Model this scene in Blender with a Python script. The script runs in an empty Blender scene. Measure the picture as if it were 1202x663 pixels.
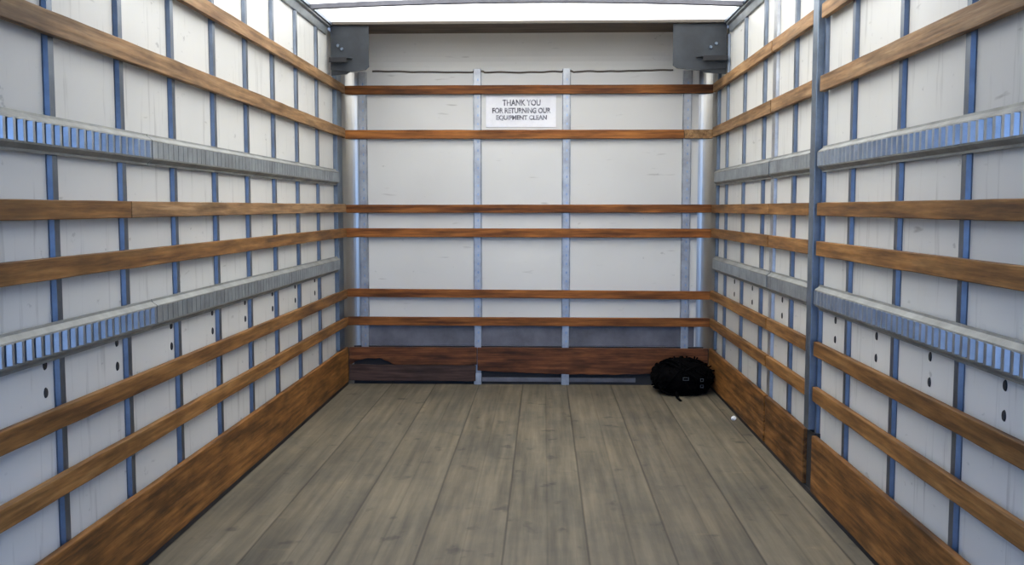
import bpy, bmesh, math, random
from mathutils import Vector, noise
random.seed(4)
sc = bpy.context.scene
COL = sc.collection
H = 1.148                                   # camera height above the deck
# ------------------------------------------------------------------ camera
cd = bpy.data.cameras.new('camera')
cd.sensor_width = 36.0
cd.lens = 1117.6 / 1202 * 36
cd.clip_start = 0.05
cam = bpy.data.objects.new('camera', cd)
COL.objects.link(cam)
cam.location = (0, 0, H)
cam.rotation_euler = (math.pi/2 - 0.078, 0, 0.0331)
sc.camera = cam
# ------------------------------------------------------------------ light
EXPOSURE = 0.0
SUN = 34.5
SKY = 4.7
sc.view_settings.view_transform = 'Standard'
sc.view_settings.look = 'None'
sc.view_settings.gamma = 1
sc.view_settings.exposure = EXPOSURE
sc.view_settings.use_curve_mapping = False
w = bpy.data.worlds.new('sky'); sc.world = w; w.use_nodes = True
nt = w.node_tree; nt.nodes.clear()
out = nt.nodes.new('ShaderNodeOutputWorld'); bg = nt.nodes.new('ShaderNodeBackground')
tc = nt.nodes.new('ShaderNodeTexCoord'); sx = nt.nodes.new('ShaderNodeSeparateXYZ')
rp = nt.nodes.new('ShaderNodeValToRGB')
rp.color_ramp.elements[0].position = 0.0; rp.color_ramp.elements[0].color = (0.29, 0.52, 1.0, 1)
rp.color_ramp.elements[1].position = 0.7; rp.color_ramp.elements[1].color = (0.12, 0.28, 0.8, 1)
nt.links.new(tc.outputs['Generated'], sx.inputs[0]); nt.links.new(sx.outputs[2], rp.inputs[0])
nt.links.new(rp.outputs[0], bg.inputs[0]); bg.inputs[1].default_value = SKY
nt.links.new(bg.outputs[0], out.inputs[0])
sl = bpy.data.lights.new('sun', 'SUN'); sl.energy = SUN; sl.angle = math.radians(2); sl.color = (1.0, 0.95, 0.80)
so = bpy.data.objects.new('sun', sl); COL.objects.link(so)
so.rotation_euler = (math.radians(-42), math.radians(8), 0)      # high, from beyond the front of the box
# ------------------------------------------------------------------ materials
def new_mat(name):
    m = bpy.data.materials.new(name); m.use_nodes = True
    nt = m.node_tree; nt.nodes.clear()
    o = nt.nodes.new('ShaderNodeOutputMaterial'); b = nt.nodes.new('ShaderNodeBsdfPrincipled')
    nt.links.new(b.outputs[0], o.inputs[0])
    return m, nt, b, o
def N(nt, t, **kw):
    n = nt.nodes.new(t)
    for k, v in kw.items(): setattr(n, k, v)
    return n
def ramp(nt, fac, stops, interp='LINEAR'):
    r = N(nt, 'ShaderNodeValToRGB'); r.color_ramp.interpolation = interp
    e = r.color_ramp.elements
    while len(e) < len(stops): e.new(0.5)
    for i, (p, c) in enumerate(stops):
        e[i].position = p; e[i].color = (c[0], c[1], c[2], 1)
    nt.links.new(fac, r.inputs[0]); return r.outputs[0]
def coords(nt, scale, per_object=True, kind='Object'):
    tc = N(nt, 'ShaderNodeTexCoord'); src = tc.outputs[kind]
    if per_object:
        oi = N(nt, 'ShaderNodeObjectInfo'); mu = N(nt, 'ShaderNodeMath', operation='MULTIPLY')
        nt.links.new(oi.outputs['Random'], mu.inputs[0]); mu.inputs[1].default_value = 37.0
        ad = N(nt, 'ShaderNodeVectorMath', operation='ADD')
        nt.links.new(src, ad.inputs[0]); nt.links.new(mu.outputs[0], ad.inputs[1]); src = ad.outputs[0]
    mp = N(nt, 'ShaderNodeMapping'); mp.inputs['Scale'].default_value = scale
    nt.links.new(src, mp.inputs[0]); return mp.outputs[0]
def noise_n(nt, vec, scale=1, detail=4, rough=0.5):
    n = N(nt, 'ShaderNodeTexNoise'); n.inputs['Scale'].default_value = scale
    n.inputs['Detail'].default_value = detail; n.inputs['Roughness'].default_value = rough
    nt.links.new(vec, n.inputs['Vector']); return n.outputs['Fac']
def mix(nt, fac, a, b, mode='MIX'):
    m = N(nt, 'ShaderNodeMix', data_type='RGBA', blend_type=mode)
    for s, v in ((0, fac), (6, a), (7, b)):
        if hasattr(v, 'is_linked') or isinstance(v, bpy.types.NodeSocket): nt.links.new(v, m.inputs[s])
        elif s == 0: m.inputs[0].default_value = v
        else: m.inputs[s].default_value = (v[0], v[1], v[2], 1)
    return m.outputs[2]
def bump(nt, b, h, strength, dist=0.01):
    bp = N(nt, 'ShaderNodeBump'); bp.inputs['Strength'].default_value = strength; bp.inputs['Distance'].default_value = dist
    nt.links.new(h, bp.inputs['Height']); nt.links.new(bp.outputs[0], b.inputs['Normal'])

def wood(name, axis, light, mid, dark, blot=0.55, rough=0.6):
    m, nt, b, o = new_mat(name)
    s = [14, 14, 14]; s[axis] = 0.9
    grain = noise_n(nt, coords(nt, tuple(v*3 for v in s)), 1, 6, 0.62)
    s2 = [13, 13, 13]; s2[axis] = 4.0
    blotn = noise_n(nt, coords(nt, tuple(s2)), 1, 4, 0.6)
    s3 = [70, 70, 70]; s3[axis] = 3.5
    fine = noise_n(nt, coords(nt, tuple(s3)), 1, 3, 0.6)
    c = ramp(nt, grain, [(0.30, dark), (0.5, mid), (0.72, light)])
    bl = ramp(nt, blotn, [(0.34, (blot,)*3), (0.58, (1, 1, 1))])
    c = mix(nt, 0.8, c, bl, 'MULTIPLY')
    fl = ramp(nt, fine, [(0.38, (0.6,)*3), (0.56, (1.04,)*3)])
    c = mix(nt, 0.8, c, fl, 'MULTIPLY')
    oi = N(nt, 'ShaderNodeObjectInfo')
    hv = N(nt, 'ShaderNodeHueSaturation'); mr = N(nt, 'ShaderNodeMapRange')
    nt.links.new(oi.outputs['Random'], mr.inputs[0]); mr.inputs[3].default_value = 0.86; mr.inputs[4].default_value = 1.14
    nt.links.new(mr.outputs[0], hv.inputs['Value']); nt.links.new(c, hv.inputs['Color'])
    nt.links.new(hv.outputs[0], b.inputs['Base Color'])
    b.inputs['Roughness'].default_value = rough
    b.inputs['Specular IOR Level'].default_value = 0.25
    bump(nt, b, fine, 0.25, 0.004)
    return m
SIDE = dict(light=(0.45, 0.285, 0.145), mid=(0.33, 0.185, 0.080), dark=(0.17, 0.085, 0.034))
LOWW = dict(light=(0.35, 0.180, 0.060), mid=(0.235, 0.108, 0.030), dark=(0.10, 0.042, 0.013))  # lower rows: weaker roof light put into a darker brown of the same oak
BACK = dict(light=(0.40, 0.155, 0.035), mid=(0.26, 0.088, 0.018), dark=(0.09, 0.026, 0.008))
M = {}
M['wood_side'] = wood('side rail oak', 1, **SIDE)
M['wood_low'] = wood('shaded side rail oak', 1, **LOWW)
M['wood_back'] = wood('reddish rail oak', 0, **BACK, blot=0.45)
M['kick_side'] = wood('kick board plywood', 1, light=(0.34, 0.155, 0.042), mid=(0.21, 0.088, 0.021), dark=(0.07, 0.031, 0.011), blot=0.36)
M['kick_back'] = wood('stained back board', 0, light=(0.22, 0.080, 0.026), mid=(0.125, 0.042, 0.014), dark=(0.04, 0.014, 0.007), blot=0.22)
M['kick_grey'] = wood('greyed back board', 0, light=(0.10, 0.06, 0.045), mid=(0.065, 0.036, 0.028), dark=(0.03, 0.018, 0.014), blot=0.5)

M['soffit_shade'] = wood('brown ply', 0, light=(0.17, 0.12, 0.08), mid=(0.11, 0.078, 0.052), dark=(0.06, 0.042, 0.03))  # shade on the cove soffit, put into a dark brown colour
def metal(name, col, rough, metallic=0.85, var=0.25, nscale=9, rv=0.08):
    m, nt, b, o = new_mat(name)
    n1 = noise_n(nt, coords(nt, (nscale, nscale, nscale)), 1, 5, 0.65)
    c = ramp(nt, n1, [(0.3, tuple(v*(1-var) for v in col)), (0.7, tuple(min(1, v*(1+var)) for v in col))])
    nt.links.new(c, b.inputs['Base Color'])
    b.inputs['Metallic'].default_value = metallic
    n2 = noise_n(nt, coords(nt, (25, 25, 25)), 1, 4, 0.6)
    mr = N(nt, 'ShaderNodeMapRange'); nt.links.new(n2, mr.inputs[0])
    mr.inputs[3].default_value = max(0.05, rough-rv); mr.inputs[4].default_value = rough+rv
    nt.links.new(mr.outputs[0], b.inputs['Roughness'])
    return m
M['stud'] = metal('galvanised stud steel', (0.135, 0.158, 0.19), 0.42, 0.82)
M['stud_back'] = metal('pale galvanised steel', (0.36, 0.37, 0.38), 0.42, 0.75, 0.3)
M['track'] = metal('galvanised track steel', (0.30, 0.325, 0.34), 0.5, 0.8)
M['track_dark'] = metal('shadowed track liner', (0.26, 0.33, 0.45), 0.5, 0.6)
M['flange'] = metal('dull track flange', (0.27, 0.275, 0.26), 0.62, 0.6)
M['bar'] = metal('pressed track bars', (0.38, 0.42, 0.46), 0.38, 0.85)
M['alu'] = metal('bright aluminium', (0.38, 0.37, 0.345), 0.28, 0.92, 0.08, 2, 0.01)
M['post'] = metal('dark steel post', (0.17, 0.21, 0.26), 0.42, 0.85)
M['grey_plate'] = metal('dull scuffed plate', (0.13, 0.13, 0.15), 0.6, 0.35, 0.35, 5)
M['bracket'] = metal('dark grey bracket', (0.026, 0.031, 0.037), 0.65, 0.1, 0.35, 8)
M['black_gap'] = metal('black rubber', (0.012, 0.012, 0.014), 0.7, 0.0, 0.3)

def panel(name, col, spots=0.7, drip=True):
    m, nt, b, o = new_mat(name)
    v = coords(nt, (1, 1, 1), True)
    n1 = noise_n(nt, v, 1.3, 3, 0.5)
    c = ramp(nt, n1, [(0.3, tuple(x*0.93 for x in col)), (0.7, tuple(min(1, x*1.04) for x in col))])
    # sparse dark scuffs
    n2 = noise_n(nt, coords(nt, (16, 16, 22)), 1, 3, 0.6)
    s = ramp(nt, n2, [(0.69, (1, 1, 1)), (0.745, (spots, spots, spots))])
    c = mix(nt, 1.0, c, s, 'MULTIPLY')
    n4 = noise_n(nt, coords(nt, (5, 9, 34)), 1, 2, 0.5)
    s4 = ramp(nt, n4, [(0.705, (1, 1, 1)), (0.80, (0.32, 0.30, 0.28))])
    c = mix(nt, 0.5, c, s4, 'MULTIPLY')
    if drip:
        n3 = noise_n(nt, coords(nt, (30, 30, 2.2)), 1, 4, 0.65)
        s3 = ramp(nt, n3, [(0.58, (1, 1, 1)), (0.74, (0.55, 0.54, 0.53))])
        c = mix(nt, 0.7, c, s3, 'MULTIPLY')
    nt.links.new(c, b.inputs['Base Color'])
    b.inputs['Roughness'].default_value = 0.42
    b.inputs['Specular IOR Level'].default_value = 0.35
    return m
M['panel'] = panel('cream wall panel', (0.605, 0.60, 0.565))
M['panel_back'] = panel('cream front panel', (0.60, 0.595, 0.565), 0.75, False)
M['cove'] = panel('cream cove panel', (0.60, 0.585, 0.54), 0.8, False)
M['hole'] = M['black_gap']
m, nt, b, o = new_mat('sealant'); b.inputs['Base Color'].default_value = (0.10, 0.085, 0.07, 1); b.inputs['Roughness'].default_value = 0.8; M['sealant'] = m

# floor: long planks
m, nt, b, o = new_mat('worn deck planks')
tc = N(nt, 'ShaderNodeTexCoord'); sp = N(nt, 'ShaderNodeSeparateXYZ'); nt.links.new(tc.outputs['Object'], sp.inputs[0])
def mth(op, a, bb=None):
    n = N(nt, 'ShaderNodeMath', operation=op)
    for i, v in enumerate((a, bb)):
        if v is None: continue
        if isinstance(v, (int, float)): n.inputs[i].default_value = v
        else: nt.links.new(v, n.inputs[i])
    return n.outputs[0]
u = mth('DIVIDE', mth('ADD', sp.outputs[0], 0.03+2.85), 0.285)
idx = mth('FLOOR', u); fr = mth('FRACT', u)
wn = N(nt, 'ShaderNodeTexWhiteNoise', noise_dimensions='1D'); nt.links.new(idx, wn.inputs['W'])
cb = N(nt, 'ShaderNodeCombineXYZ')
nt.links.new(sp.outputs[0], cb.inputs[0]); nt.links.new(sp.outputs[1], cb.inputs[1]); nt.links.new(mth('MULTIPLY', wn.outputs[0], 9.0), cb.inputs[2])
def nz(scale, det=4, r=0.6):
    mp = N(nt, 'ShaderNodeMapping'); mp.inputs['Scale'].default_value = scale; nt.links.new(cb.outputs[0], mp.inputs[0])
    return noise_n(nt, mp.outputs[0], 1, det, r)
c = ramp(nt, nz((26, 1.3, 1)), [(0.28, (0.090, 0.079, 0.058)), (0.5, (0.142, 0.124, 0.089)), (0.74, (0.205, 0.178, 0.126))])
tint = ramp(nt, wn.outputs[0], [(0, (0.88, 0.86, 0.85)), (1, (1.08, 1.07, 1.04))])
c = mix(nt, 1.0, c, tint, 'MULTIPLY')
c = mix(nt, 0.85, c, ramp(nt, nz((3.2, 2.2, 1), 5, 0.65), [(0.33, (0.66, 0.68, 0.72)), (0.6, (1.08, 1.05, 1.0))]), 'MULTIPLY')
c = mix(nt, 0.9, c, ramp(nt, nz((11, 9, 1), 3, 0.5), [(0.27, (0.55, 0.56, 0.6)), (0.37, (1, 1, 1))]), 'MULTIPLY')
c = mix(nt, 0.8, c, ramp(nt, nz((5, 16, 1), 4, 0.6), [(0.64, (1, 1, 1)), (0.74, (1.3, 1.25, 1.15))]), 'MULTIPLY')
d = mth('ABSOLUTE', mth('SUBTRACT', fr, 0.5))                # 0.5 at a seam
seam = ramp(nt, d, [(0.480, (1, 1, 1)), (0.494, (0.5, 0.49, 0.48))])
c = mix(nt, 1.0, c, seam, 'MULTIPLY')
d2 = mth('ABSOLUTE', mth('SUBTRACT', fr, 0.52))
c = mix(nt, 0.55, c, ramp(nt, d2, [(0.0, (0.55, 0.54, 0.54)), (0.02, (1, 1, 1))]), 'MULTIPLY')
nt.links.new(c, b.inputs['Base Color']); b.inputs['Roughness'].default_value = 0.62; b.inputs['Specular IOR Level'].default_value = 0.3
bump(nt, b, mth('MULTIPLY', mth('SUBTRACT', 0.5, d), 10.0), 0.3, 0.004)
M['floor'] = m
# translucent roof
m = bpy.data.materials.new('translucent fibreglass'); m.use_nodes = True; nt = m.node_tree; nt.nodes.clear()
o = nt.nodes.new('ShaderNodeOutputMaterial'); df = nt.nodes.new('ShaderNodeBsdfDiffuse'); tr = nt.nodes.new('ShaderNodeBsdfTranslucent'); ms = nt.nodes.new('ShaderNodeMixShader')
df.inputs[0].default_value = (0.85, 0.84, 0.80, 1); tr.inputs[0].default_value = (0.90, 0.87, 0.775, 1); ms.inputs[0].default_value = 0.45
nt.links.new(df.outputs[0], ms.inputs[1]); nt.links.new(tr.outputs[0], ms.inputs[2]); nt.links.new(ms.outputs[0], o.inputs[0]); M['roof'] = m
m, nt, b, o = new_mat('asphalt'); nn = noise_n(nt, coords(nt, (1, 1, 1), False), 8, 5, 0.7)
nt.links.new(ramp(nt, nn, [(0.3, (0.035, 0.036, 0.038)), (0.7, (0.06, 0.06, 0.06))]), b.inputs['Base Color']); b.inputs['Roughness'].default_value = 0.9; M['asphalt'] = m
m, nt, b, o = new_mat('placard'); nn = noise_n(nt, coords(nt, (1, 1, 1), False), 9, 4, 0.7)
nt.links.new(ramp(nt, nn, [(0.3, (0.70, 0.70, 0.73)), (0.6, (0.80, 0.80, 0.82))]), b.inputs['Base Color']); b.inputs['Roughness'].default_value = 0.5; M['placard'] = m
m, nt, b, o = new_mat('faded black lettering'); nn = noise_n(nt, coords(nt, (1, 1, 1), False), 30, 3, 0.7)
nt.links.new(ramp(nt, nn, [(0.42, (0.06, 0.06, 0.08)), (0.62, (0.42, 0.42, 0.46))]), b.inputs['Base Color']); b.inputs['Roughness'].default_value = 0.6; M['ink'] = m
m, nt, b, o = new_mat('black webbing'); b.inputs['Base Color'].default_value = (0.002, 0.002, 0.0022, 1); b.inputs['Roughness'].default_value = 0.95; b.inputs['Specular IOR Level'].default_value = 0.03; M['black'] = m
m, nt, b, o = new_mat('white paper'); b.inputs['Base Color'].default_value = (0.8, 0.8, 0.78, 1); b.inputs['Roughness'].default_value = 0.7; M['paper'] = m

# ------------------------------------------------------------------ helpers
def add_box(bm, x0, x1, y0, y1, z0, z1):
    vs = [bm.verts.new((x, y, z)) for z in (z0, z1) for y in (y0, y1) for x in (x0, x1)]
    for f in ((0, 2, 3, 1), (4, 5, 7, 6), (0, 1, 5, 4), (2, 6, 7, 3), (0, 4, 6, 2), (1, 3, 7, 5)):
        bm.faces.new([vs[i] for i in f])
def add_prism(bm, pts, axis, a0, a1):
    """closed 2-D outline pushed along an axis (0: pts are y,z / 1: x,z / 2: x,y)"""
    def P(p, a):
        return (a, p[0], p[1]) if axis == 0 else ((p[0], a, p[1]) if axis == 1 else (p[0], p[1], a))
    A = [bm.verts.new(P(p, a0)) for p in pts]; B = [bm.verts.new(P(p, a1)) for p in pts]
    n = len(pts)
    for i in range(n): bm.faces.new((A[i], A[(i+1) % n], B[(i+1) % n], B[i]))
    bm.faces.new(A[::-1]); bm.faces.new(B)
def add_tube(bm, path, r, seg=8, flat=1.0):
    rings = []
    for i, p in enumerate(path):
        p = Vector(p); a = Vector(path[max(0, i-1)]); c = Vector(path[min(len(path)-1, i+1)])
        t = (c-a).normalized(); up = Vector((0, 0, 1)) if abs(t.z) < 0.9 else Vector((1, 0, 0))
        s = t.cross(up).normalized(); q = s.cross(t)
        rings.append([bm.verts.new(p + s*math.cos(k*2*math.pi/seg)*r + q*math.sin(k*2*math.pi/seg)*r*flat) for k in range(seg)])
    for a, c in zip(rings, rings[1:]):
        for k in range(seg): bm.faces.new((a[k], a[(k+1) % seg], c[(k+1) % seg], c[k]))
    bm.faces.new(rings[0][::-1]); bm.faces.new(rings[-1])
def link(name, bm, mat, parent=None, bevel=0, smooth=False, origin=None):
    bmesh.ops.recalc_face_normals(bm, faces=bm.faces)
    if origin is None:
        xs = [v.co.x for v in bm.verts]; ys = [v.co.y for v in bm.verts]; zs = [v.co.z for v in bm.verts]
        origin = Vector(((min(xs)+max(xs))/2, (min(ys)+max(ys))/2, min(zs)))
    origin = Vector(origin)
    for v in bm.verts: v.co -= origin
    me = bpy.data.meshes.new(name); bm.to_mesh(me); bm.free()
    me.materials.append(mat)
    if smooth:
        for p in me.polygons: p.use_smooth = True
    ob = bpy.data.objects.new(name, me); COL.objects.link(ob)
    if parent: ob.parent = parent; ob.location = origin - parent.location
    else: ob.location = origin
    if bevel:
        md = ob.modifiers.new('bevel', 'BEVEL'); md.width = bevel; md.segments = 2; md.limit_method = 'ANGLE'; md.angle_limit = math.radians(40)
    return ob
def box(name, b, mat, parent=None, bevel=0.002):
    bm = bmesh.new(); add_box(bm, *b); return link(name, bm, mat, parent, bevel)
def tag(o, label, cat, group=None):
    o['label'] = label; o['category'] = cat
    if group: o['group'] = group
    return o
def struct(o): o['kind'] = 'structure'; return o
def empty(name, loc):
    o = bpy.data.objects.new(name, None); o.location = loc; o.empty_display_size = 0.1; COL.objects.link(o); return o

# ------------------------------------------------------------------ dimensions
XL, XR = -1.267, 1.063                       # faces of the rails on the two sides
YB = 6.127                                   # face of the rails on the front wall
RT = 0.022                                   # rail thickness
SP = 0.014                                   # stud depth
WL, WR, WB = XL-RT-SP-0.001, XR+RT+SP+0.001, YB+RT+SP+0.001
BLOCKER_END = 2.6                              # front end of the added overhead light blocker
YE = 0.3                                     # open rear end of the box
ZT = H+1.102                                  # top of the side walls
# ------------------------------------------------------------------ shell
struct(box('ground', (-40, 40, -60, 40, -1.0, -0.85), M['asphalt'], bevel=0))
fo = struct(box('floor', (WL-0.06, WR+0.06, YE, WB+0.06, -0.06, 0.0), M['floor'], bevel=0)); fo['kind'] = 'structure'
wl = struct(box('wall_left', (WL-0.05, WL, YE, WB+0.06, 0.0, ZT-0.03), M['panel'], bevel=0))
wr = struct(box('wall_right', (WR, WR+0.05, YE, WB+0.06, 0.0, ZT-0.03), M['panel'], bevel=0))
wb = struct(box('wall_front', (WL, WR, WB, WB+0.05, 0.0, H+0.878), M['panel_back'], bevel=0))
# roof: crowned translucent sheet, flat where it meets the front cove
bm = bmesh.new(); nx, ny = 24, 20; g = []
x0, x1, y0, y1 = WL-0.05, WR+0.05, YE, YB-0.36
for j in range(ny+1):
    y = y0+(y1-y0)*j/ny; cr = 0.03*min(1, (y1-y)/0.6)
    g.append([bm.verts.new((x0+(x1-x0)*i/nx, y, ZT+0.004+cr*(1-(2*i/nx-1)**2))) for i in range(nx+1)])
for j in range(ny):
    for i in range(nx): bm.faces.new((g[j][i], g[j][i+1], g[j+1][i+1], g[j+1][i]))
struct(link('ceiling', bm, M['roof'], smooth=True))
# cove over the front wall: curves forward up to the roof edge
bm = bmesh.new(); prof = []
cy0, cz0, cy1, cz1 = WB+0.03, H+0.872, YB-0.38, ZT+0.006
K = 10; RC = 0.20; zs = cz1-0.004
prof.append((cy0, cz0))
for k in range(K+1):
    a = k/K*math.pi/2
    prof.append((cy0-RC+RC*math.cos(a), zs-RC+RC*math.sin(a)))
prof.append((cy1, zs))
outer = [(y+0.012, z+0.014) for y, z in prof][::-1]
add_prism(bm, prof+outer, 0, WL-0.04, WR+0.04)
struct(link('wall_front_cove', bm, M['cove'], smooth=False))
# added brown board that paints in the shade under the flat of the cove
struct(box('trim_10', (WL, WR, YB-0.372, WB-0.05, ZT-0.010, ZT-0.002), M['soffit_shade'], bevel=0.001))
# opaque nose cap above and in front of the cove
bm = bmesh.new(); add_box(bm, WL-0.06, WR+0.06, WB+0.07, WB+0.09, 0, ZT+0.03); add_box(bm, WL-0.06, WR+0.06, YB-0.35, WB+0.07, ZT+0.024, ZT+0.036)
struct(link('wall_front_skin', bm, M['grey_plate']))
# dark header lip where the roof meets the cove
bm = bmesh.new(); add_box(bm, WL, WR, YB-0.405, YB-0.375, ZT-0.016, ZT+0.002)
struct(link('trim_1', bm, M['sealant'], bevel=0.003))
# aluminium top rails of the side walls: flange plus lip
for i, (xa, s) in enumerate(((WL, 1), (WR, -1))):
    bm = bmesh.new()
    pts = [(xa, ZT-0.075), (xa+s*0.012, ZT-0.075), (xa+s*0.020, ZT-0.036), (xa+s*0.034, ZT-0.030), (xa+s*0.034, ZT-0.002), (xa, ZT-0.002)]
    add_prism(bm, pts, 1, YE, YB-0.41)
    struct(link('trim_%d' % (2+i), bm, M['track'], bevel=0.002))
    struct(box('trim_%d' % (4+i), (min(xa+s*.034, xa+s*.045), max(xa+s*.034, xa+s*.045), YE, YB-0.41, ZT-0.020, ZT-0.002), M['post'], bevel=0))
# rubber gap strip under the kick boards
struct(box('baseboard_left', (WL, WL+0.03, YE, YB, 0.0, 0.02), M['black_gap'], bevel=0))
struct(box('baseboard_right', (WR-0.03, WR, YE, YB, 0.0, 0.02), M['black_gap'], bevel=0))
struct(box('baseboard_front', (WL, WR, WB-0.012, WB, 0.0, 0.25), M['black_gap'], bevel=0))
# rounded aluminium corners of the front wall
for nm, xa, s in (('trim_6', WL, 1), ('trim_7', WR, -1)):
    bm = bmesh.new(); R_ = 0.115; pin = []; pout = []
    for k in range(13):
        a = k/12*math.pi/2
        pin.append((xa+s*(R_ - R_*math.cos(a)), WB-R_+R_*math.sin(a)))
    pts = pin+[(xa, WB)]
    add_prism(bm, pts, 2, 0.0, H+0.865)
    struct(link(nm, bm, M['alu'], smooth=False))
# beaded, wavy sealant line along the foot of the cove
bm = bmesh.new(); path = []
for k in range(150):
    x = -1.10+1.92*k/149
    z = H+0.874-0.010*math.sin((x+1.1)*math.pi/1.92) + 0.008*noise.noise(Vector((x*9, 1, 0)))+(0.008 if abs(x+0.42) < .03 or abs(x-.15) < .03 else 0)
    path.append((x, WB-0.003+0.002*noise.noise(Vector((x*30, 4, 0))), z))
add_tube(bm, path, 0.0062, 6)
struct(link('trim_8', bm, M['sealant'], smooth=True))

# ------------------------------------------------------------------ studs
def hat(bm, along, p0, wall, s, z0, z1, w=0.034, d=SP, fl=0.004, ft=0.002):
    """hat-section stud; along=1 on a side wall (runs in y), 0 on the front wall (runs in x)"""
    o = [(-w/2-fl, 0), (-w/2-fl, ft), (-w/2-0.001, ft), (-w/2+0.003, d), (w/2-0.003, d), (w/2+0.001, ft), (w/2+fl, ft), (w/2+fl, 0)]
    if along == 1: pts = [(wall+s*b, p0+a) for a, b in o]
    else: pts = [(p0+a, wall+s*b) for a, b in o]
    add_prism(bm, pts, 2, z0, z1)
ORD = ['first', 'second', 'third', 'fourth', 'fifth', 'sixth', 'seventh', 'eighth', 'ninth', 'tenth', 'eleventh', 'twelfth']
left_y = [2.489, 2.907, 3.318, 3.742, 4.158, 4.574, 5.01, 5.465]
for k, y in enumerate([0.8, 1.22, 1.64, 2.07]+left_y):
    bm = bmesh.new(); hat(bm, 1, y, WL, 1, 0.0, ZT-0.078)
    o = link('wall_stud', bm, M['stud'])
    n = k-4
    if n < 0: lab = 'blue-grey steel stud on the left wall, near the open rear, %s from the doorway' % ORD[k]
    else: lab = 'blue-grey steel stud on the left wall, %s from the left edge of the photo' % ORD[n]
    tag(o, lab, 'stud', 'steel studs on the left wall')
right_y = [2.516, 2.979, 3.435, 3.784, 4.224, 4.813, 5.282, 5.765]
for k, y in enumerate([0.8, 1.22, 1.64, 2.09]+right_y):
    bm = bmesh.new(); hat(bm, 1, y, WR, -1, 0.0, ZT-0.078)
    o = link('wall_stud', bm, M['stud'])
    n = k-4
    if n < 0: lab = 'blue-grey steel stud on the right wall, near the open rear, %s from the doorway' % ORD[k]
    elif n < 3: lab = 'blue-grey steel stud on the right wall, %s from the right edge of the photo' % ORD[n]
    elif n == 3: lab = 'steel stud close beside the tall dark post, on its camera side'
    elif n == 4: lab = 'steel stud in the short bay between the dark post and the pale stud'
    else: lab = 'steel stud on the right wall beyond the pale stud, %s towards the back' % ORD[n-5]
    tag(o, lab, 'stud', 'steel studs on the right wall')
bm = bmesh.new(); hat(bm, 1, 4.585, WR, -1, 0.0, ZT-0.078, w=0.07, fl=0.004)
tag(link('wall_stud', bm, M['stud_back']), 'broad pale shiny stud beside the seam in the right wall', 'stud', 'steel studs on the right wall')
# front wall studs, punched with small holes
for x, z0, z1, w_, lab in ((-1.166, 0.2, H+0.868, 0.052, 'pale perforated stud at the left corner of the back wall'),
                     (-0.426, 0.0, H+0.885, 0.048, 'pale perforated stud on the back wall, just left of the notice'),
                     (0.144, 0.0, H+0.885, 0.048, 'pale perforated stud on the back wall, just right of the notice'),
                     (0.912, 0.2, H+0.868, 0.052, 'pale perforated stud at the right corner of the back wall, above the black heap')):
    bm = bmesh.new(); hat(bm, 0, x, WB, -1, z0, z1, w=w_, fl=0.004)
    o = link('wall_stud', bm, M['stud_back'], origin=(x, WB, z0)); tag(o, lab, 'stud', 'pale studs on the back wall')
    bm = bmesh.new(); z = z0+0.06
    while z < z1-0.03:
        c_ = bmesh.ops.create_cone(bm, cap_ends=True, segments=10, radius1=0.0055, radius2=0.0055, depth=0.0012)['verts']
        for v in c_: v.co = Vector((x+0.004+v.co.x, WB-SP-0.0004+v.co.z, z+v.co.y*1.7))
        z += 0.056
    link('punched_holes', bm, M['track_dark'], o)['kind'] = 'stuff'
# dark corner posts at the far end of the side walls
tag(box('corner_post', (WL, WL+0.026, 5.90, 6.045, 0.252, ZT-0.04), M['post']), 'tall dark steel post at the far end of the left wall', 'post')
tag(box('corner_post', (WR-0.020, WR, 6.02, 6.047, 0.254, ZT-0.04), M['post']), 'thin dark steel post at the far end of the right wall', 'post')
# standing post in the right wall
bm = bmesh.new(); add_box(bm, XR-0.002, WR, 3.793, 3.862, 0.262, ZT-0.08)
tag(link('door_post', bm, M['post'], bevel=0.003), 'tall blue-grey steel post breaking the rails of the right wall', 'post')
box_gap = struct(box('trim_9', (XR+0.014, WR, 3.758, 3.862, 0.0, 0.255), M['black_gap'], bevel=0))

# ------------------------------------------------------------------ wood rails
RZ = [(1.873, 1.929), (1.594, 1.655), (1.118, 1.169), (0.963, 1.019), (0.568, 0.624), (0.388, 0.444)]   # both side walls
RNAME = ['topmost', 'second from the top', 'third from the top', 'fourth from the top', 'fifth from the top', 'lowest']
def rail(side, i, a0, a1, dz=(0, 0), mat=None, t=RT):
    """a board with slightly eased, slightly uneven edges"""
    z0, z1 = RZ[i]; bm = bmesh.new(); n = max(2, int((a1-a0)/0.12)); rings = []
    for k in range(n+1):
        f = k/n; a = a0+(a1-a0)*f; sh = dz[0]*(1-f)+dz[1]*f
        j = 0.0012*noise.noise(Vector((a*5, i*7.3, len(side))))
        if side == 'left': q = [(XL-t, a), (XL+j, a)]
        elif side == 'right': q = [(XR+t, a), (XR+j, a)]
        else: q = [(a, YB+t), (a, YB+j)]
        e0 = 0.002*noise.noise(Vector((a*6, i*3.1, 5))); e1 = 0.002*noise.noise(Vector((a*6, i*3.1, 9)))
        rings.append([bm.verts.new((q[m_][0], q[m_][1], z+sh)) for m_, z in ((0, z0), (1, z0+e0), (1, z1+e1), (0, z1))])
    for a, b_ in zip(rings, rings[1:]):
        for k in range(4): bm.faces.new((a[k], a[(k+1) % 4], b_[(k+1) % 4], b_[k]))
    bm.faces.new(rings[0][::-1]); bm.faces.new(rings[-1])
    return link('wooden_rail', bm, mat, bevel=0.0025)
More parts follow.
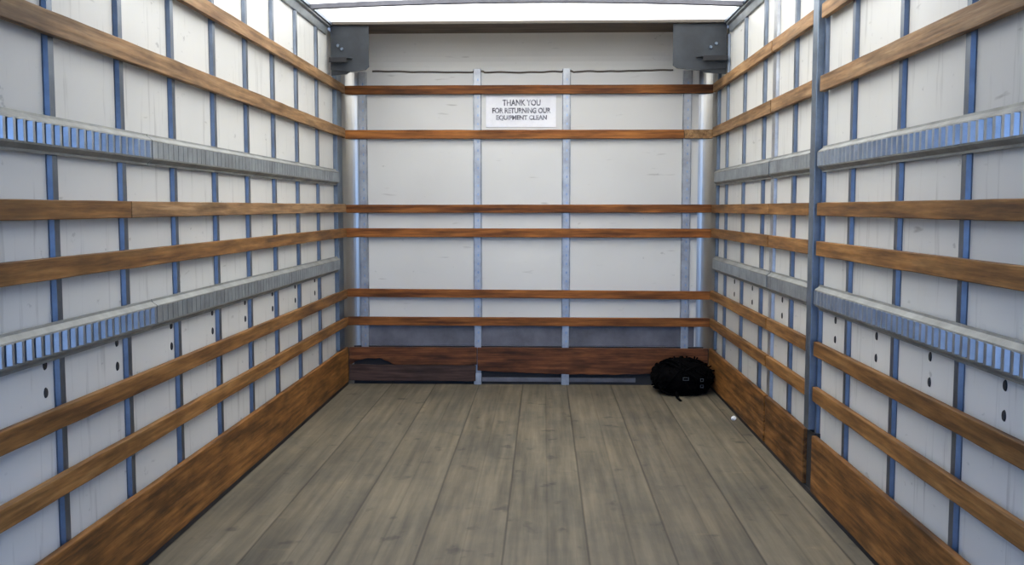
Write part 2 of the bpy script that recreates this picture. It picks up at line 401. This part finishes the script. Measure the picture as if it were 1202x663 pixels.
for i in range(6):
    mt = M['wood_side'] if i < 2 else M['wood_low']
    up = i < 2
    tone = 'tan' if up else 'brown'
    if i == 2:
        tag(rail('left', i, YE+.05, 2.898, mat=M['wood_low']), 'darker near board of third rail down on left wall, cut by photo edge', 'rail', 'wooden rails on the left wall')
        tag(rail('left', i, 2.902, YB-0.03, (0, 0.004), mat=M['wood_side']), 'paler far board of the third rail down on the left wall', 'rail', 'wooden rails on the left wall')
    else:
        tag(rail('left', i, YE+.05, YB-0.03, (0, 0), mat=mt), 'long %s wooden rail on the left wall, %s of its six rows' % (tone, RNAME[i]), 'rail', 'wooden rails on the left wall')
    for (a0, a1, where, m2) in ((YE+.05, 3.755, 'from photo edge to dark post', mt), (3.872, 4.548, 'short piece between post and seam', mt), (4.566, YB-0.03, 'far piece reaching back corner', mt)):
        tag(rail('right', i, a0, a1, mat=m2), 'right wall %s rail, %s, %s' % (tone, RNAME[i], where), 'rail', 'wooden rails on the right wall')
back_z = [((1.873, 1.928), (0, -.001)), ((1.590, 1.646), (.001, -.002)), ((1.117, 1.169), (0, 0.002)), ((0.960, 1.017), (.001, -.001)), ((0.569, 0.622), (.004, -.008)), ((0.386, 0.441), (.001, 0))]
RZ_side = RZ
RZ = [z for z, _ in back_z]
XB0, XB1 = XL-0.012, XR+0.012
for i in range(6):
    if i == 1:
        tag(rail('back', i, XB0, 0.890, back_z[i][1], M['wood_back']), 'dark reddish long board directly under the notice on the back wall', 'rail', 'wooden rails on the back wall')
        tag(rail('back', i, 0.893, XB1, (-.002, -.002), M['wood_side']), 'short lighter orange board ending the rail under the notice, at the right corner', 'rail', 'wooden rails on the back wall')
    else:
        tag(rail('back', i, XB0, XB1, back_z[i][1], M['wood_back']), 'reddish-brown wooden rail across the back wall, %s of six' % RNAME[i], 'rail', 'wooden rails on the back wall')
RZ = RZ_side
# ------------------------------------------------------------------ kick boards
tag(box('kick_board', (XL-RT, XL, YE+.05, YB-0.025, 0.022, 0.248), M['kick_side'], bevel=0.004), 'long broad brown kick board along the foot of the left wall', 'kick board')
tag(box('kick_board', (XR, XR+RT, YE+.05, 3.752, 0.022, 0.250), M['kick_side'], bevel=0.004), 'broad brown kick board on the right, nearest, cut at the photo edge', 'kick board', 'kick boards on the right wall')
tag(box('kick_board', (XR, XR+RT, 3.868, 4.540, 0.022, 0.250), M['kick_side'], bevel=0.004), 'short brown kick board on the right, between the two dark gaps', 'kick board', 'kick boards on the right wall')
tag(box('kick_board', (XR, XR+RT, 4.570, YB-0.025, 0.022, 0.250), M['kick_side'], bevel=0.004), 'brown kick board on the right, farthest, reaching the black heap', 'kick board', 'kick boards on the right wall')
def back_board(x0, x1, top, bot, mat):
    bm = bmesh.new(); n = 60
    up = [(x0+(x1-x0)*k/n, top(x0+(x1-x0)*k/n)) for k in range(n+1)]
    dn = [(x0+(x1-x0)*k/n, bot(x0+(x1-x0)*k/n)) for k in range(n+1)]
    A = [[bm.verts.new((x, y, z)) for x, z in L] for y in (YB-0.004, YB+RT) for L in (up, dn)]
    for k in range(n):
        bm.faces.new((A[0][k], A[0][k+1], A[1][k+1], A[1][k])); bm.faces.new((A[2][k], A[3][k], A[3][k+1], A[2][k+1]))
        bm.faces.new((A[0][k], A[2][k], A[2][k+1], A[0][k+1])); bm.faces.new((A[1][k], A[1][k+1], A[3][k+1], A[3][k]))
    for k in (0, n): bm.faces.new((A[0][k], A[1][k], A[3][k], A[2][k]))
    return link('kick_board', bm, mat, bevel=0.002)
nf = lambda x, s, sc_=1: noise.noise(Vector((x*sc_, s, 0)))
def ub(x):
    z = 0.130+0.004*nf(x, 3, 8)
    if x < -0.98: z += 0.042*math.sin((x+1.25)/0.27*math.pi)**0.7*(1+0.3*nf(x, 8, 25)) if x > -1.25 else 0
    return z
tag(back_board(XL, -0.432, lambda x: 0.243+0.003*nf(x, 1, 6), ub, M['kick_back']), 'upper dark brown board low on the back wall, left part, notched at the corner', 'kick board', 'kick boards on the back wall')
tag(back_board(XL, -0.440, lambda x: 0.127+0.004*nf(x, 5, 8), lambda x: 0.024+0.003*nf(x, 7, 9), M['kick_grey']), 'grey-brown stained board at the foot of the back wall, left part', 'kick board', 'kick boards on the back wall')
def rb(x):
    return 0.094-0.022*math.sin(min(1, max(0, (x+0.43)/1.5))*math.pi)+0.006*nf(x, 11, 14)
tag(back_board(-0.428, XR, lambda x: 0.243+0.003*nf(x, 2, 6), rb, M['kick_back']), 'reddish worn board low on the back wall, right part, open gap beneath', 'kick board', 'kick boards on the back wall')
# grey scuff plate behind the lowest rail, and a paler strip down in the gap
tag(box('scuff_plate', (WL+0.125, WR-0.125, WB-0.005, WB, 0.252, 0.405), M['grey_plate'], bevel=0), 'dark grey scuffed plate between the lowest rail and the back kick boards', 'plate')
tag(box('floor_angle', (-0.40, 0.60, WB-0.022, WB-0.012, 0.018, 0.046), M['grey_plate'], bevel=0.002), 'low grey metal strip in the gap under the right back kick board', 'strip')
tag(box('stud_foot', (-0.452, -0.402, WB-0.034, WB-0.023, 0.0, 0.075), M['stud_back'], bevel=0.002), 'bright metal stud foot showing below the back boards, left one', 'stud foot', 'stud feet in the gap')
tag(box('stud_foot', (0.118, 0.168, WB-0.034, WB-0.023, 0.0, 0.088), M['stud_back'], bevel=0.002), 'bright metal stud foot showing below the worn board, nearer the black heap', 'stud foot', 'stud feet in the gap')

# ------------------------------------------------------------------ logistic tracks
def track(side, zc, y0, y1, slot, label):
    xf, s = (XL, -1) if side == 'left' else (XR, 1)          # s points to the wall
    xs = xf+s*RT                                              # stud plane
    root = empty('logistic_track', (xs, (y0+y1)/2, zc-0.048))
    tag(root, label, 'tie-down track', 'slotted tie-down tracks on the %s wall' % side)
    X = lambda d: xf+s*d
    for nm, sg in (('upper_flange', 1), ('lower_flange', -1)):
        bm = bmesh.new()
        pts = [(X(RT), zc+sg*0.050), (X(RT-0.004), zc+sg*0.050), (X(RT-0.005), zc+sg*0.043), (X(0.0), zc+sg*0.031), (X(-0.001), zc+sg*0.026), (X(0.003), zc+sg*0.026), (X(RT), zc+sg*0.036)]
        add_prism(bm, pts, 1, y0, y1)
        link(nm, bm, M['flange'], root)
    bm = bmesh.new(); pitch = 0.044; y = y0
    while y < y1:                                             # bars between the slots
        e = min(y+pitch-slot, y1)
        if slot > 0.01:                                       # bold bars are pressed outwards
            pts = [(X(.006), y), (X(-.0035), y+.007), (X(-.0045), y+.013), (X(-.0035), e-.006), (X(.006), e), (X(.008), e), (X(.008), y)]
            add_prism(bm, pts, 2, zc-0.0262, zc+0.0262)
        else: add_box(bm, min(X(0), X(.003)), max(X(0), X(.003)), y, e, zc-0.0262, zc+0.0262)
        y += pitch
    link('slotted_face', bm, M['bar'] if slot > 0.01 else M['track'], root)
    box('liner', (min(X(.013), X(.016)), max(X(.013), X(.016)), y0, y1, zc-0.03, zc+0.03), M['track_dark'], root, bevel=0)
    return root
ZU, ZD = H+0.189, H-0.349
for zc, pos, eye in ((ZU, 'upper', 0), (ZD, 'lower', 0)):
    track('left', zc, YE+.05, 3.066, 0.019, '%s slotted steel track on the left wall, near section with bold slots' % pos)
    track('left', zc, 3.072, 5.895, 0.004, '%s steel track on the left wall, far finely slotted section' % pos)
    track('right', zc, YE+.05, 3.755, 0.016, '%s slotted steel track on the right wall, section nearest the camera' % pos)
    track('right', zc, 3.872, 4.548, 0.003, '%s steel track on the right wall, short piece beyond the dark post' % pos)
    track('right', zc, 4.572, 6.015, 0.003, '%s steel track on the right wall, far piece ending at the corner' % pos)

# ------------------------------------------------------------------ small holes in the wall panels
def hole(wall, x, y, z, s):
    bm = bmesh.new()
    c_ = bmesh.ops.create_cone(bm, cap_ends=True, segments=16, radius1=0.0115, radius2=0.0095, depth=0.003)['verts']
    for v in c_: v.co = Vector((x+s*(0.0015+v.co.z), y+v.co.x*0.85, z+v.co.y*1.25))
    link('tie_hole', bm, M['hole'], wall)
for k, y in enumerate([2.425, 2.846, 3.272, 3.687, 4.10, 4.52, 4.94, 5.37, 2.0, 1.58]):
    for z in (0.665, 0.739): hole(wl, WL, y, z, 1)
for k, y in enumerate([2.278, 2.719, 3.156, 3.599, 4.40, 5.03, 5.5, 1.85]):
    for z in (0.654, 0.727): hole(wr, WR, y, z, -1)

# ------------------------------------------------------------------ upper corner brackets
def bracket(s, xa, xb, label):
    """dark gusset in the upper corner; xa at the side wall, xb its free edge"""
    root = empty('corner_bracket', ((xa+xb)/2, YB-0.40, H+0.80))
    tag(root, label, 'bracket', 'dark corner brackets')
    lo, hi = min(xa, xb), max(xa, xb)
    yf = YB-0.425
    bm = bmesh.new()
    z0 = H+0.812
    # front plate with a clipped lower inner corner, and its return along the side wall
    w_ = xb-xa
    pts = [(xa, z0+0.012), (xa+w_*0.55, z0), (xa+w_*0.92, z0+0.012), (xb, z0+0.03), (xb, ZT-0.018), (xa, ZT-0.018)]
    if s < 0: pts = pts[::-1]
    add_prism(bm, pts, 1, yf+0.045, yf+0.051)
    link('face_plate', bm, M['bracket'], root, bevel=0.001)
    bm = bmesh.new()                                          # shelf ledge with a turned down lip
    pts = [(xa, yf), (xa+w_*0.48, yf+0.006), (xa+w_*0.58, yf+0.045), (xa, yf+0.045)]
    if s < 0: pts = pts[::-1]
    add_prism(bm, pts, 2, z0+0.075, z0+0.081)
    link('ledge', bm, M['bracket'], root, bevel=0.001)
    box('lip', (min(xa, xa+w_*.46), max(xa, xa+w_*.46), yf-0.002, yf+0.003, z0+0.052, z0+0.080), M['black_gap'], root, 0.001)
    bm = bmesh.new()
    for (u_, v_) in ((0.20, 0.155), (0.30, 0.135)):
        c_ = bmesh.ops.create_cone(bm, cap_ends=True, segments=6, radius1=0.011, radius2=0.009, depth=0.012)['verts']
        for v in c_: v.co = Vector((xa+w_*u_+v.co.x, yf+0.039-v.co.z, z0+v_+v.co.y))
    link('bolt', bm, M['post'], root)
    bm = bmesh.new()                                          # strut down to the wall corner
    add_prism(bm, [(xa, z0-0.02), (xa+w_*0.40, z0-0.012), (xa+w_*0.62, z0+0.02), (xa, z0+0.035)][::(1 if s > 0 else -1)], 1, yf+0.056, yf+0.062)
    link('lower_tab', bm, M['bracket'], root)
bracket(1, WL+0.028, -1.046, 'dark grey steel bracket in the upper left corner under the roof')
bracket(-1, WR-0.022, 0.762, 'dark grey steel bracket in the upper right corner under the roof')
# roof bow: arched channel
bm = bmesh.new(); n = 28; rings = []
for k in range(n+1):
    f = k/n; x = WL+0.046+(WR-WL-0.092)*f; z = ZT-0.030+0.026*(1-(2*f-1)**2)
    rings.append([bm.verts.new((x, y, z+dz)) for y, dz in ((5.18, -0.004), (5.21, -0.004), (5.21, 0.022), (5.18, 0.022))])
for a, b_ in zip(rings, rings[1:]):
    for k in range(4): bm.faces.new((a[k], a[(k+1) % 4], b_[(k+1) % 4], b_[k]))
bm.faces.new(rings[0][::-1]); bm.faces.new(rings[-1])
tag(link('roof_bow', bm, M['grey_plate'], bevel=0.002), 'thin arched grey roof bow crossing the bright translucent roof', 'roof bow')

# added unseen panels under the rear roof, keeping its light off the near walls
blocker = empty('roof_light_blocker', (-0.1, 1.3, H+0.93))
tag(blocker, 'added unseen white panels overhead at the rear, blocking the roof light', 'blocker')
yy = YE+0.06
while yy < BLOCKER_END-0.3:
    box('blocker_panel', (WL+0.05, WR-0.05, yy, yy+0.375, H+0.93, H+0.952), M['panel'], blocker, 0.002)
    yy += 0.38
for xa in (WL+0.022, WR-0.052):
    box('blocker_rail', (xa, xa+0.03, YE+0.05, BLOCKER_END+0.05, H+0.925, H+0.93-0.001), M['track'], blocker, 0.001)
# ------------------------------------------------------------------ notice
sx0, sx1, sz0, sz1 = -0.372, 0.078, H+0.516, H+0.716
sg = box('notice_sign', (sx0, sx1, WB-0.004, WB-0.0005, sz0, sz1), M['placard'], bevel=0.001)
tag(sg, 'white placard with faded black lettering between the two top back rails', 'sign')
dg = bpy.context.evaluated_depsgraph_get()
for txt, zc, size, wid in (('THANK YOU', H+0.672, 0.050, 0.245), ('FOR RETURNING OUR', H+0.622, 0.044, 0.375), ('EQUIPMENT CLEAN', H+0.575, 0.044, 0.325)):
    cu = bpy.data.curves.new('t', 'FONT'); cu.body = txt; cu.size = size*1.25; cu.align_x = 'CENTER'; cu.align_y = 'CENTER'; cu.extrude = 0.0008; cu.offset = 0.0022
    to = bpy.data.objects.new('t', cu); COL.objects.link(to)
    dg.update(); me = bpy.data.meshes.new_from_object(to.evaluated_get(dg)); bpy.data.objects.remove(to)
    xs = [v.co.x for v in me.vertices]; k = wid/(max(xs)-min(xs)); xm = (max(xs)+min(xs))/2
    ys = [v.co.y for v in me.vertices]; ym = (max(ys)+min(ys))/2; ky = size*0.80/(max(ys)-min(ys))
    for v in me.vertices: v.co = Vector(((v.co.x-xm)*k, -v.co.z, (v.co.y-ym)*ky))
    me.materials.clear(); me.materials.append(M['ink'])
    o = bpy.data.objects.new('lettering', me); COL.objects.link(o); o.parent = sg
    o.location = Vector(((sx0+sx1)/2+0.004, WB-0.005, zc))-sg.location

# ------------------------------------------------------------------ black heap in the corner
cx, cyy = 0.865, 5.905
bm = bmesh.new(); bmesh.ops.create_icosphere(bm, subdivisions=5, radius=1)
for v in bm.verts:
    d = v.co.normalized(); f = 1+0.10*noise.noise(d*2.2)+0.07*noise.noise(d*5)+0.05*abs(noise.noise(d*11))
    p = Vector((d.x*0.186*f, d.y*0.155*f, d.z*0.118*f))
    p.z = max(p.z+0.098, 0.001+0.002*noise.noise(d*9)); v.co = p+Vector((cx, cyy, 0))
    v.co.y = min(v.co.y, YB-0.007); v.co.x = min(v.co.x, XR-0.004)
heap = link('black_bundle', bm, M['black'], smooth=True, origin=(cx, cyy, 0))
tag(heap, 'shapeless shaggy black bundle on the floor in the back right corner', 'bundle')
rnd = random.Random(9)
for k in range(26):                                           # webbing looped over the heap
    a0 = rnd.uniform(0, 6.28); tilt = rnd.uniform(-1.1, 1.1); off = rnd.uniform(-0.5, 0.5); path = []
    span = rnd.uniform(1.4, 3.0)
    ax = Vector((math.cos(a0), math.sin(a0), tilt)).normalized(); b1 = ax.orthogonal().normalized(); b2 = ax.cross(b1)
    st = rnd.uniform(0, 6.28)
    for j in range(26):
        t = st+span*j/25; d = (b1*math.cos(t)+b2*math.sin(t)+ax*off*0.6).normalized()
        rr = 1.04+0.13*noise.noise(Vector((t*1.5, k*3.3, 0)))+0.04*math.sin(t*5+k)
        p = Vector((cx+d.x*0.178*rr, cyy+d.y*0.158*rr, 0.098+d.z*0.118*rr))
        p.z = max(p.z, 0.006); p.x = min(p.x, XR-0.012); p.y = min(p.y, YB-0.016); path.append(p)
    bm = bmesh.new(); add_tube(bm, path, rnd.uniform(0.007, 0.011), 6, 0.6); link('strap', bm, M['black'], heap, smooth=True)
bm = bmesh.new(); add_tube(bm, [(cx-0.05, cyy-0.14, 0.03), (cx-0.055, cyy-0.19, 0.012), (cx-0.052, cyy-0.24, 0.007), (cx-0.047, cyy-0.285, 0.006)], 0.010, 6, 0.5); link('strap_end', bm, M['black'], heap, smooth=True)
for k in range(170):                                          # frayed ends sticking out
    t = rnd.uniform(0, 6.28); e = rnd.uniform(-0.5, 1.2); d = Vector((math.cos(t)*math.cos(e), math.sin(t)*math.cos(e), math.sin(e)))
    p = Vector((cx+d.x*0.18, cyy+d.y*0.15, 0.095+d.z*0.112)); L = rnd.uniform(0.010, 0.026); w_ = Vector((rnd.uniform(-1, 1), rnd.uniform(-1, 1), rnd.uniform(-.8, .8)))
    fr_ = [p, p+d*L*0.5+w_*L*0.2, p+d*L*0.8+w_*L*0.7]
    fr_ = [Vector((min(q.x, XR-0.006), min(q.y, YB-0.012), max(q.z, 0.004))) for q in fr_]
    if k == 0: bm = bmesh.new()
    add_tube(bm, fr_, 0.005, 5)
link('frayed_ends', bm, M['black'], heap)['kind'] = 'stuff'
for (x, z, w_) in ((cx+0.0, 0.115, 0.018), (cx+0.10, 0.105, 0.010), (cx+0.10, 0.067, 0.010)):
    yy = cyy-0.158 if x == cx else cyy-0.138
    bm = bmesh.new()
    for q in ((-w_, w_, 0.006, 0.010), (-w_, w_, -0.010, -0.006), (-w_, -w_+0.004, -0.006, 0.006), (w_-0.004, w_, -0.006, 0.006)):
        add_box(bm, x+q[0], x+q[1], yy-0.010, yy-0.005, z+q[2], z+q[3])
    link('buckle', bm, M['bracket'], heap)
# scrap of white paper by the right kick board
bm = bmesh.new(); bmesh.ops.create_icosphere(bm, subdivisions=3, radius=0.013)
for v in bm.verts:
    v.co *= 1+0.35*noise.noise(v.co*160); v.co.z = max(v.co.z, -0.011)
    v.co += Vector((1.034, 5.13, 0.0112))
tag(link('paper_ball', bm, M['paper']), 'tiny crumpled white scrap on the floor beside the right kick board', 'litter')
